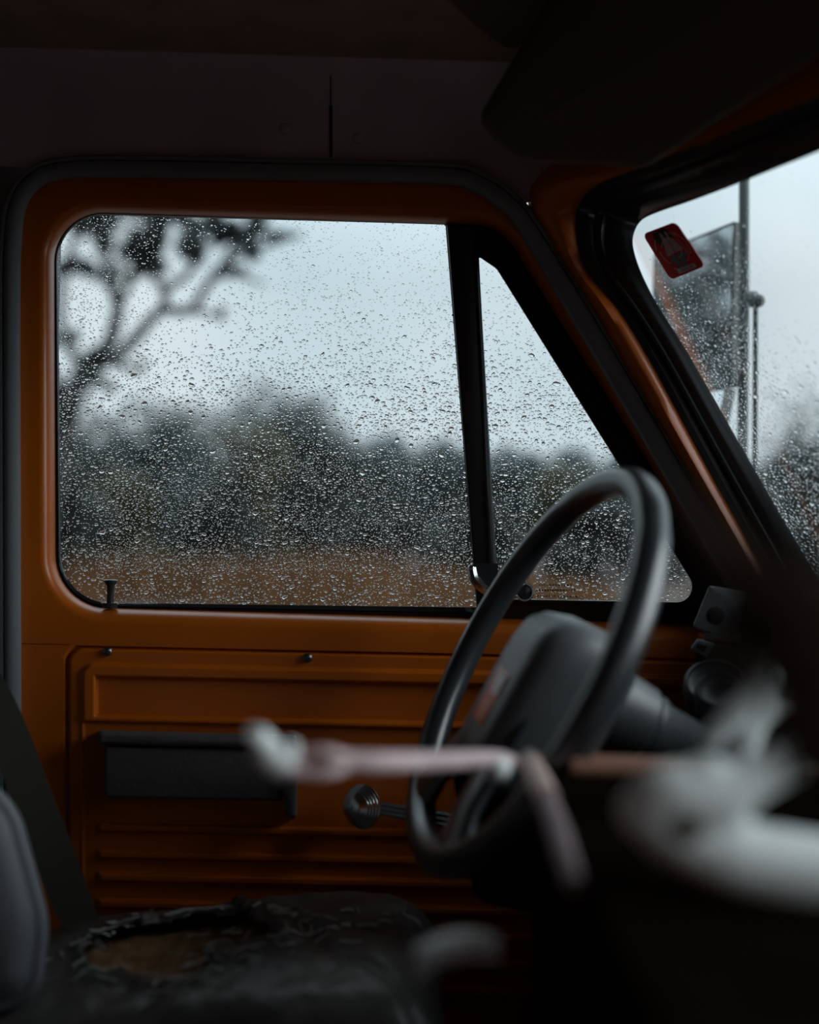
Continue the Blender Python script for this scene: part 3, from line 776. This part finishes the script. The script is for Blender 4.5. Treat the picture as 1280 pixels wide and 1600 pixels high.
blend('branch_body', [
    [(1108, 1162, d, 17), (1122, 1142, d, 19), (1150, 1112, d, 22), (1182, 1085, d, 25), (1196, 1045, d, 22), (1190, 1005, d, 12)],
    [(1160, 1205, d, 20), (1162, 1175, d, 22), (1185, 1120, d + .005, 20), (1240, 1100, d + .01, 14)]], d, M['bone'], tw, .003)

# dark dried stalks rising behind the driftwood
tf = empty('dried_stalks', P(1230, 1200, .46), 'dark brown bundle of dried stalks out of focus in front of the windscreen corner', 'dried plants')
mb = MB()
rnd = random.Random(5)
for k in range(150):
    bxp, byp = rnd.uniform(1225, 1350), rnd.uniform(1120, 1230); tipx = rnd.gauss(1225, 62); tipy = 850 + abs(rnd.gauss(0, 70)) + max(0, (1180 - tipx)) * .35
    if k < 50: tipx = rnd.uniform(1050, 1190); tipy = 730 + (tipx - 1050) * .8 + rnd.uniform(0, 60)
    dd = rnd.uniform(.33, .38)
    mx_, my_ = (bxp + tipx) / 2 + rnd.uniform(-10, 40), (byp + tipy) / 2
    mb.tube([P(*p) for p in spline([(bxp, byp, dd), (mx_, my_, dd + rnd.uniform(-.01, .01)), (tipx, tipy, dd + rnd.uniform(-.02, .02))], 4)], rnd.uniform(.0005, .0012), 5, caps=False)
mb.build('stalks', M['tuft'], tf, kind='stuff')
blend('seed_heads', [[(1280, 1150, .36, 36), (1272, 1060, .36, 40), (1240, 985, .36, 44), (1250, 930, .36, 34)], [(1290, 1160, .36, 70), (1300, 1050, .36, 74), (1300, 950, .36, 50)], [(1180, 1010, .35, 24), (1165, 950, .35, 20)]], .36, M['tuft'], tf, .003)

# ---------------------------------------------------------------- sticker on the windscreen
ck = [(1004, 366), (1056, 346), (1103, 416), (1048, 438)]
def sk_pt(u, v, o_):
    a, b, c_, d_ = ck
    x = (a[0] * (1 - u) + b[0] * u) * (1 - v) + (d_[0] * (1 - u) + c_[0] * u) * v
    y = (a[1] * (1 - u) + b[1] * u) * (1 - v) + (d_[1] * (1 - u) + c_[1] * u) * v
    return wshit(x, y, -.0012 - o_)
def card(poly, o0, o1, name, m_, parent):
    return MB().loft([[sk_pt(u, v, o0) for u, v in poly], [sk_pt(u, v, o1) for u, v in poly]], cap0=True, cap1=True).build(name, m_, parent, angle=None)
rp = lambda pts, r: rpoly([(x, y, r) for x, y in pts], 6, 1)
stk = empty('beetle_sticker', sk_pt(.5, 1, 0), 'dark red rounded sticker with teal and taupe beetle on the windscreen', 'sticker')
card(rp([(0, 0), (1, 0), (1, 1), (0, 1)], .13), 0, .0004, 'sticker_card', M['red'], stk)
z0 = .0004
card(rp([(.24, .06), (.62, .03), (.72, .22), (.60, .34), (.30, .36), (.20, .2)], .06), z0, z0 + .0002, 'beetle_head', M['blackprint'], stk)
card([(.36, .30), (.50, .28), (.50, .55), (.27, .57)], z0, z0 + .0004, 'beetle_shell', M['taupe'], stk)
card([(.52, .28), (.66, .28), (.76, .54), (.53, .55)], z0, z0 + .0004, 'beetle_shell', M['taupe'], stk)
card([(.35, .60), (.48, .58), (.49, .84), (.40, .86), (.38, .72), (.26, .70)], z0, z0 + .0004, 'beetle_wing', M['teal'], stk)
card([(.53, .58), (.70, .58), (.76, .66), (.64, .70), (.62, .85), (.53, .84)], z0, z0 + .0004, 'beetle_wing', M['teal'], stk)
card([(.40, .10), (.46, .10), (.48, .24), (.54, .24), (.55, .10), (.60, .10), (.60, .29), (.38, .29)], z0 + .0003, z0 + .0006, 'beetle_jaw', M['taupe'], stk)
for (r_, a0, a1) in ((.42, -2.9, -2.3), (.42, -.9, .5), (.36, 2.4, 3.3), (.36, .1, 1.1), (.30, -.6, .6), (.44, 1.2, 2.2), (.26, -2.6, -1.0), (.2, .2, 1.6), (.38, -1.4, -.6)):
    w_ = .012; aa = np.linspace(a0, a1, 12)
    pl_ = [(.5 + r_ * math.cos(a), .48 + r_ * .95 * math.sin(a)) for a in aa] + [(.5 + (r_ - w_) * math.cos(a), .48 + (r_ - w_) * .95 * math.sin(a)) for a in aa[::-1]]
    card(pl_, z0 + .0004, z0 + .0007, 'ring_line', M['cream'], stk)
lb_ = card([(.30, .86), (.78, .86), (.78, .95), (.30, .95)], z0 + .0004, z0 + .0008, 'name_label', M['white'], stk)
mb = MB(); x = .38
while x < .70:
    mb.loft([[sk_pt(u, v, o_) for u, v in ((x, .88), (x + .018, .88), (x + .018, .93), (x, .93))] for o_ in (z0 + .0008, z0 + .001)], cap0=True, cap1=True); x += .035
mb.build('label_marks', M['leaf_grey'], lb_, angle=None)

# ---------------------------------------------------------------- door mirror outside
mi = empty('side_mirror', P(1165, 640, 1.6), 'tall rectangular black side mirror on a post outside the windscreen', 'mirror')
A = P(1150, 345, 1.6); hd = Vector((-.35, .94, 0)).normalized(); nm = Vector((-.94, -.35, -.06)).normalized()
hgt = (P(1160, 345, 1.6) - P(1160, 604, 1.6)).length; wd = .228
def plate(w0, w1, h0, h1, o0, o1, name, m_, par, rad=.006, tilt=0.0):
    pl_ = rpoly([(w0, h0, rad), (w1, h0, rad), (w1, h1, rad), (w0, h1, rad)], 5, 1)
    return MB().loft([[A + hd * w - Vector((0, 0, 1)) * h + nm * (oo + (h - h0) * tilt) for w, h in pl_] for oo in (o0, o1)], cap0=True, cap1=True).build(name, m_, par)
plate(0, wd, 0, hgt, -.018, .0, 'mirror_housing', M['mirrorback'], mi)
plate(.005, wd - .005, .005, hgt - .005, -.001, .0012, 'mirror_glass', M['mirror'], mi, .004)
plate(.012, .125, hgt + .002, hgt + .062, -.02, 0, 'spot_mirror_housing', M['mirrorback'], mi, tilt=.22)
plate(.015, .122, hgt + .004, hgt + .056, -.001, .0012, 'spot_mirror_glass', M['mirror'], mi, .004, tilt=.22)
MB().tube([P(1163, 180, 1.585), P(1163, 460, 1.585), P(1160, 720, 1.585), P(1156, 900, 1.585)], .0082, 12).build('mirror_post', M['mirrorback'], mi)
MB().tube([P(1181, 476, 1.58), P(1180, 700, 1.58), P(1178, 900, 1.58)], .0042, 10).build('thin_rod', M['mirrorback'], mi)
MB().tube([P(1156, 895, 1.585), (P(1156, 895, 1.585) + Vector((.43, 1.40, 1.32))) / 2, (.42, 1.41, 1.30)], .008, 10).build('bracket_arm', M['mirrorback'], mi)
MB().tube([P(1162, 466, 1.575), P(1180, 468, 1.575)], .013, 12).build('clamp', M['mirrorback'], mi)
MB().ball(P(1185, 470, 1.573), .0105, 14, 8).build('clamp_knob', M['mirrorback'], mi)


# ================================================================== raindrops on the panes
def drops(name, items, nrm, e1, e2, label, parent=None):
    """items: (base centre, r1, r2, height, rot). closed plano-convex lens of water lying on the outer face"""
    SEG = 8
    ang = np.arange(SEG) * 2 * np.pi / SEG
    V = []; Fc = []; nn = np.array(nrm); E1 = np.array(e1); E2 = np.array(e2); base = 0
    prof_ = ((1.0, 0.0), (.93, .35), (.72, .72), (.38, .95))
    rs = np.random.RandomState(3)
    for (c_, r1, r2, h, rot) in items:
        c_ = np.array(c_); wob = 1 + .16 * rs.randn(SEG) * (1 if r1 > .0013 else .3)
        wob = np.clip(wob, .65, 1.4)
        ca = np.cos(ang) * r1 * wob; sa = np.sin(ang) * r2 * wob
        X = ca * math.cos(rot) - sa * math.sin(rot); Y = ca * math.sin(rot) + sa * math.cos(rot)
        for k, (f, g_) in enumerate(prof_):
            V.append(c_ + np.outer(X * f, E1) + np.outer(Y * f, E2) + nn * (h * g_))
        V.append((c_ + nn * h)[None]); V.append(c_[None])
        for k in range(3):
            for i in range(SEG):
                j = (i + 1) % SEG; Fc.append((base + k * SEG + i, base + k * SEG + j, base + (k + 1) * SEG + j, base + (k + 1) * SEG + i))
        top = base + 4 * SEG; bot = top + 1
        for i in range(SEG):
            j = (i + 1) % SEG; Fc.append((base + 3 * SEG + i, base + 3 * SEG + j, top)); Fc.append((base + j, base + i, bot))
        base += 4 * SEG + 2
    V = np.concatenate(V)
    me = bpy.data.meshes.new(name); me.from_pydata(V.tolist(), [], Fc)
    bm = bmesh.new(); bm.from_mesh(me); bmesh.ops.recalc_face_normals(bm, faces=bm.faces); bm.to_mesh(me); bm.free()
    o = finish(name, me, M['water'], parent, 89, 'stuff', True)
    if label: tag(o, label, 'raindrops')
    return o


def inside(poly, x, y):
    c_ = False; n_ = len(poly); j = n_ - 1
    for i in range(n_):
        xi, yi = poly[i]; xj, yj = poly[j]
        if (yi > y) != (yj > y) and x < (xj - xi) * (y - yi) / (yj - yi) + xi: c_ = not c_
        j = i
    return c_


OD = 1.2872
def side_drops(c, seed, target):
    poly = rpoly(off(c, 1), 8, 2); xs_ = [p[0] for p in poly]; ys_ = [p[1] for p in poly]
    r_ = random.Random(seed); out = []; cells = {}
    tries = 0
    while len(out) < target and tries < target * 14:
        tries += 1
        x = r_.uniform(min(xs_), max(xs_)); y = r_.uniform(min(ys_), max(ys_))
        if not inside(poly, x, y): continue
        g_ = (y - 340) / 600
        # density: thin in the open upper part, thick lower down and under the tree
        dn = .24 + 1.3 * sstep(.3, .62, g_) + .45 * sstep(.35, .05, (x - 90) / 700 + .3 * g_) 
        dn *= .75 + .6 * N(x * .012, y * .02, seed)
        if g_ > .92: dn *= .55
        if x < 150 and g_ > .75: dn *= .45
        if r_.random() > dn * .62: continue
        big = .55 + .75 * sstep(.05, .6, g_)
        low = sstep(.5, .62, g_)
        if r_.random() < .35 + .2 * low: R = r_.uniform(.65, 1.15)
        else: R = r_.lognormvariate(0, .36) * 1.45 * big
        R = min(R, 4.6)
        key = (int(x // 8), int(y // 8)); ok = True
        for a in (-1, 0, 1):
            for b in (-1, 0, 1):
                for (x2, y2, R2) in cells.get((key[0] + a, key[1] + b), ()):
                    if (x - x2) ** 2 + (y - y2) ** 2 < (R + R2) ** 2 * .98: ok = False; break
                if not ok: break
            if not ok: break
        if not ok: continue
        cells.setdefault(key, []).append((x, y, R))
        rm_ = R * OD / F; el = r_.uniform(1.0, 1.5)
        out.append((P(x, y, OD), rm_ * el, rm_ * r_.uniform(.75, 1.0), rm_ * r_.uniform(.6, .9), r_.gauss(.1, .35)))
    return out

E1 = (1, 0, 0); E2 = (0, 0, 1)
dm = side_drops(GM, 1, 17000); dv_ = side_drops(VG, 2, 4000)
drops('raindrops', dm, (0, 1, 0), E1, E2, 'dense raindrops beaded over the main driver window pane')
drops('raindrops', dv_, (0, 1, 0), E1, E2, 'raindrops beaded over the triangular quarter window')

out = []; r_ = random.Random(9); wpoly = [(985, 345), (1060, 318), (1300, 225), (1300, 930), (1260, 880), (1170, 725), (1060, 540), (990, 410)]
wz = n_ws.normalized(); w1 = Vector((0, 0, 1)) - wz * wz.z; w1.normalize(); w2 = w1.cross(wz)
tries = 0; cells = {}
while len(out) < 4600 and tries < 90000:
    tries += 1; x = r_.uniform(985, 1300); y = r_.uniform(225, 930)
    if not inside(wpoly, x, y): continue
    dn = .02 + .5 * sstep(520, 700, y)
    inm = sstep(40, 0, abs(x - 1110) - 55) * sstep(360, 430, y)
    dn += .8 * inm * (.5 + .5 * sstep(380, 520, y)); dn += .35 * sstep(460, 560, y) * sstep(1170, 1230, x) * .3
    dn += .35 * sstep(600, 720, y)
    if r_.random() > dn: continue
    fine = 1 - sstep(470, 580, y)
    R = min(r_.lognormvariate(0, .5) * (1.15 - .6 * fine), 4)
    key = (int(x // 8), int(y // 8)); ok = True
    for a in (-1, 0, 1):
        for b in (-1, 0, 1):
            if any((x - x2) ** 2 + (y - y2) ** 2 < (R + R2) ** 2 * 1.1 for (x2, y2, R2) in cells.get((key[0] + a, key[1] + b), ())): ok = False
    if not ok: continue
    cells.setdefault(key, []).append((x, y, R)); p = wshit(x, y, .0043); rm_ = R * p.y / F
    out.append((p, rm_ * r_.uniform(.8, 1.1), rm_ * r_.uniform(.9, 1.6), rm_ * .5, r_.gauss(-.5, .25)))
drops('raindrops', out, wz, w1, w2, 'wiped and streaked raindrops over the windscreen corner')

# ================================================================== outside
tag(MB().box((-160, 1.8, -.3), (200, 220, 0)).build('ground', M['ground'], angle=None), 'reddish wet earth and dry grass beyond the window', 'ground', kind='structure')


def leaves(centers, n_, size, seed):
    rs = np.random.RandomState(seed); C = np.array([c[:3] for c in centers]); R = np.array([c[3] for c in centers])
    w = R ** 2; idx = rs.choice(len(C), n_, p=w / w.sum()); dv = rs.randn(n_, 3); dv /= np.linalg.norm(dv, axis=1)[:, None]
    p = C[idx] + dv * (R[idx] * rs.uniform(.45, 1.08, n_))[:, None]
    a = rs.randn(n_, 3); a /= np.linalg.norm(a, axis=1)[:, None]; b = np.cross(a, rs.randn(n_, 3)); b /= np.linalg.norm(b, axis=1)[:, None]
    s = size * rs.uniform(.6, 1.4, n_)[:, None]
    V = np.stack([p - a * s, p + b * s * .5, p + a * s, p - b * s * .5], 1).reshape(-1, 3)
    mb = MB(); mb.v = V.tolist(); mb.f = [(4 * i, 4 * i + 1, 4 * i + 2, 4 * i + 3) for i in range(n_)]
    return mb


def shrub(px, d, top, halfw, m_, label, seed, n_=2600, size=.09, cat='bush', group=None, name='bush', nb=14, base_z=0.0):
    rs = random.Random(seed); b = P(px, 800, d); hz = CAM.z + (800 - top) / F * d; hw = halfw / F * d
    e = empty(name, (b.x, d, base_z), label, cat, group)
    cs = []
    for k in range(nb):
        f = rs.random(); z = base_z + hz * (.15 + .72 * f); sp = hw * (1 - .55 * f * f)
        cs.append((b.x + rs.uniform(-sp, sp), d + rs.uniform(-sp, sp) * .5, z, hz * rs.uniform(.13, .24)))
    leaves(cs, n_, size, seed).build('foliage', m_, e, angle=None, kind='stuff', fixn=False)
    mb = MB()
    for c_ in cs[:10]:
        mb.tube([(b.x + rs.uniform(-.1, .1), d, base_z), ((b.x + c_[0]) / 2, (d + c_[1]) / 2, c_[2] * .5), (c_[0], c_[1], c_[2])], [.05, .035, .015], 5, caps=False)
    mb.build('stems', M['bark'], e)
    return e

# dense bushes in the middle distance: pixel x, depth, top row, half width
BU = [(60, 19, 610, 90, 'leaf_dark'), (150, 22, 640, 80, 'leaf_dark'), (235, 21, 628, 75, 'leaf_grey'), (310, 23, 648, 70, 'leaf_dark'), (385, 22, 655, 70, 'leaf_olive'), (455, 24, 640, 62, 'leaf_dark'),
      (525, 24, 672, 60, 'leaf_dark'), (590, 27, 694, 62, 'leaf_grey'), (660, 28, 705, 62, 'leaf_grey'), (735, 29, 708, 60, 'leaf_dark'), (810, 29, 715, 62, 'leaf_grey'), (890, 28, 712, 62, 'leaf_olive'), (965, 28, 720, 60, 'leaf_grey'),
      (200, 17, 745, 70, 'leaf_olive'), (340, 17, 760, 70, 'leaf_dark'), (480, 18, 755, 70, 'leaf_dark'), (620, 19, 770, 70, 'leaf_dark'), (90, 16, 730, 60, 'leaf_dark'), (760, 20, 775, 70, 'leaf_dark'), (930, 20, 775, 80, 'leaf_dark'),
      (1060, 26, 720, 80, 'leaf_grey'), (1150, 24, 700, 70, 'leaf_dark'), (1230, 20, 690, 60, 'leaf_olive'), (1310, 17, 660, 70, 'leaf_dark'), (1200, 15, 770, 80, 'leaf_olive')]
words = {'leaf_dark': 'dark wet green', 'leaf_grey': 'misty grey-green', 'leaf_olive': 'olive brown'}
for i, (x, d, top, hw, mk) in enumerate(BU):
    shrub(x, d, top, hw, M[mk], 'blurred %s bush in the hedge row beyond the rainy glass' % words[mk], 100 + i, group='%s hedge bushes' % words[mk])
# rusty grass tufts before the hedge
RG = [(130, 15.5, 862), (230, 16, 866), (330, 16, 862), (420, 15, 858), (500, 15, 850), (560, 15, 846), (640, 16, 868), (720, 16, 872), (820, 17, 880), (900, 17, 885)]
for i, (x, d, top) in enumerate(RG):
    b = P(x, 800, d); e = empty('dry_grass_tuft', (b.x, d, 0), 'rust coloured dry grass tuft at the foot of the hedge', 'grass tuft', 'rust grass tufts below the hedge')
    rs = np.random.RandomState(i); mb = MB(); hz = CAM.z + (800 - top) / F * d
    for k in range(420):
        x0_, y0_ = b.x + rs.randn() * .38, d + rs.randn() * .35; l_ = hz * rs.uniform(.4, 1.05); a, c_ = rs.randn() * .15, rs.randn() * .15
        mb.add([(x0_ - .012, y0_, 0), (x0_ + .012, y0_, 0), (x0_ + a, y0_ + c_, l_)], [(0, 1, 2)])
    mb.build('blades', M['leaf_rust'], e, angle=None, kind='stuff', fixn=False)
# far tree line, distance haze put into its leaf colour
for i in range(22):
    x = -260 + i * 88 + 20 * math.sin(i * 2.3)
    shrub(x, 62 + 6 * math.sin(i), 690 + 8 * math.sin(i * 1.7) - (18 if i > 17 else 0), 78, M['leaf_far'], 'haze-tinted blue-green tree in the far tree line', 300 + i, n_=1500, size=.34, cat='tree', group='far misty tree line', name='distant_tree', nb=12)
# small round-headed trees above the hedge
shrub(420, 24, 578, 46, M['leaf_grey'], 'small round-headed grey tree rising above the hedge', 41, n_=1500, size=.10, cat='tree', name='small_tree', nb=9)
shrub(498, 26, 612, 26, M['leaf_grey'], 'thin grey sapling rising above the hedge', 42, n_=700, size=.10, cat='tree', name='sapling', nb=7)

# large tree at the left with forking limbs
big = empty('tree', P(70, 1000, 13), 'large dark forking tree at the left of the driver window', 'tree')
mb = MB(); d = 13
limbs = [([(40, 980), (70, 800), (100, 670), (133, 575), (150, 555)], 19, 11), ([(150, 555), (172, 535), (180, 505), (184, 480), (176, 450), (168, 418), (160, 380), (150, 330), (130, 260)], 9, 6),
         ([(140, 568), (176, 563), (211, 528), (235, 500), (254, 485), (296, 485), (318, 455), (332, 434), (351, 410), (385, 395), (430, 378), (470, 366)], 8, 3), ([(176, 563), (200, 575), (225, 583)], 6, 2),
         ([(254, 485), (258, 455), (240, 430), (250, 395), (262, 350)], 6, 4), ([(184, 480), (205, 440), (215, 400), (228, 350)], 5, 4), ([(133, 575), (105, 540), (95, 480), (104, 420), (118, 370)], 6, 4),
         ([(296, 485), (330, 490), (350, 500)], 4, 2), ([(332, 434), (372, 430), (412, 445)], 4, 2), ([(262, 450), (300, 420), (310, 380), (330, 350)], 5, 3), ([(351, 410), (372, 370), (392, 345)], 4, 3), ([(120, 610), (95, 600), (75, 560)], 7, 4)]
for pth, r0, r1 in limbs:
    sp_ = spline([(*p, d + .4 * N(p[0] * .02, p[1] * .02, 1)) for p in pth], 4); n_ = len(sp_)
    mb.tube([P(*p) for p in sp_], [1.3 * (r0 + (r1 - r0) * i / (n_ - 1)) / F * d for i in range(n_)], 7)
mb.build('limbs', M['bark'], big, angle=60)
rs = random.Random(3); cs = []
for (x, y, r, n_) in ((150, 350, 46, 7), (210, 375, 40, 8), (270, 360, 45, 8), (330, 365, 40, 7), (385, 378, 32, 6), (235, 430, 26, 4), (120, 430, 34, 5), (190, 420, 24, 4), (160, 300, 60, 6), (260, 290, 60, 6), (360, 310, 45, 5), (430, 372, 22, 4), (360, 415, 22, 3), (100, 520, 26, 3), (110, 600, 30, 5), (160, 590, 24, 4), (215, 575, 14, 2), (340, 492, 12, 2), (85, 640, 34, 5)):
    for k in range(n_):
        a = P(x + rs.uniform(-r, r), y + rs.uniform(-r, r) * .7, d + rs.uniform(-.7, .7)); cs.append((*a, r / F * d * rs.uniform(.25, .5)))
leaves(cs, 15000, .045, 12).build('foliage', M['leaf_dark'], big, angle=None, kind='stuff', fixn=False)

# trees the mirror looks back at, and a dark one beyond the windscreen
for i, (x, y, h, w_) in enumerate(((-9.5, 9.0, 6.6, 2.2), (-17, 12, 8.0, 3), (-6.2, 4.6, 3.4, 1.1))):
    e = empty('roadside_tree', (x, y, 0), 'dark roadside tree reflected in the side mirror', 'tree', 'trees reflected in the side mirror')
    rs = random.Random(60 + i); cs = [(x + rs.uniform(-w_, w_) * .7, y + rs.uniform(-w_, w_) * .7, h * rs.uniform(.35, .9), w_ * rs.uniform(.3, .5)) for k in range(14)]
    leaves(cs, 3500, .09, 70 + i).build('foliage', M['leaf_dark'], e, angle=None, kind='stuff', fixn=False)
    MB().tube([(x, y, 0), (x + .1, y, h * .4), (x, y, h * .8)], [.16, .12, .05], 8).build('trunk', M['bark'], e)
dk = shrub(1268, 12, 598, 46, M['leaf_dark'], 'dark bushy tree at the right edge beyond the windscreen', 77, n_=3600, size=.05, cat='tree', name='dark_tree', nb=16)
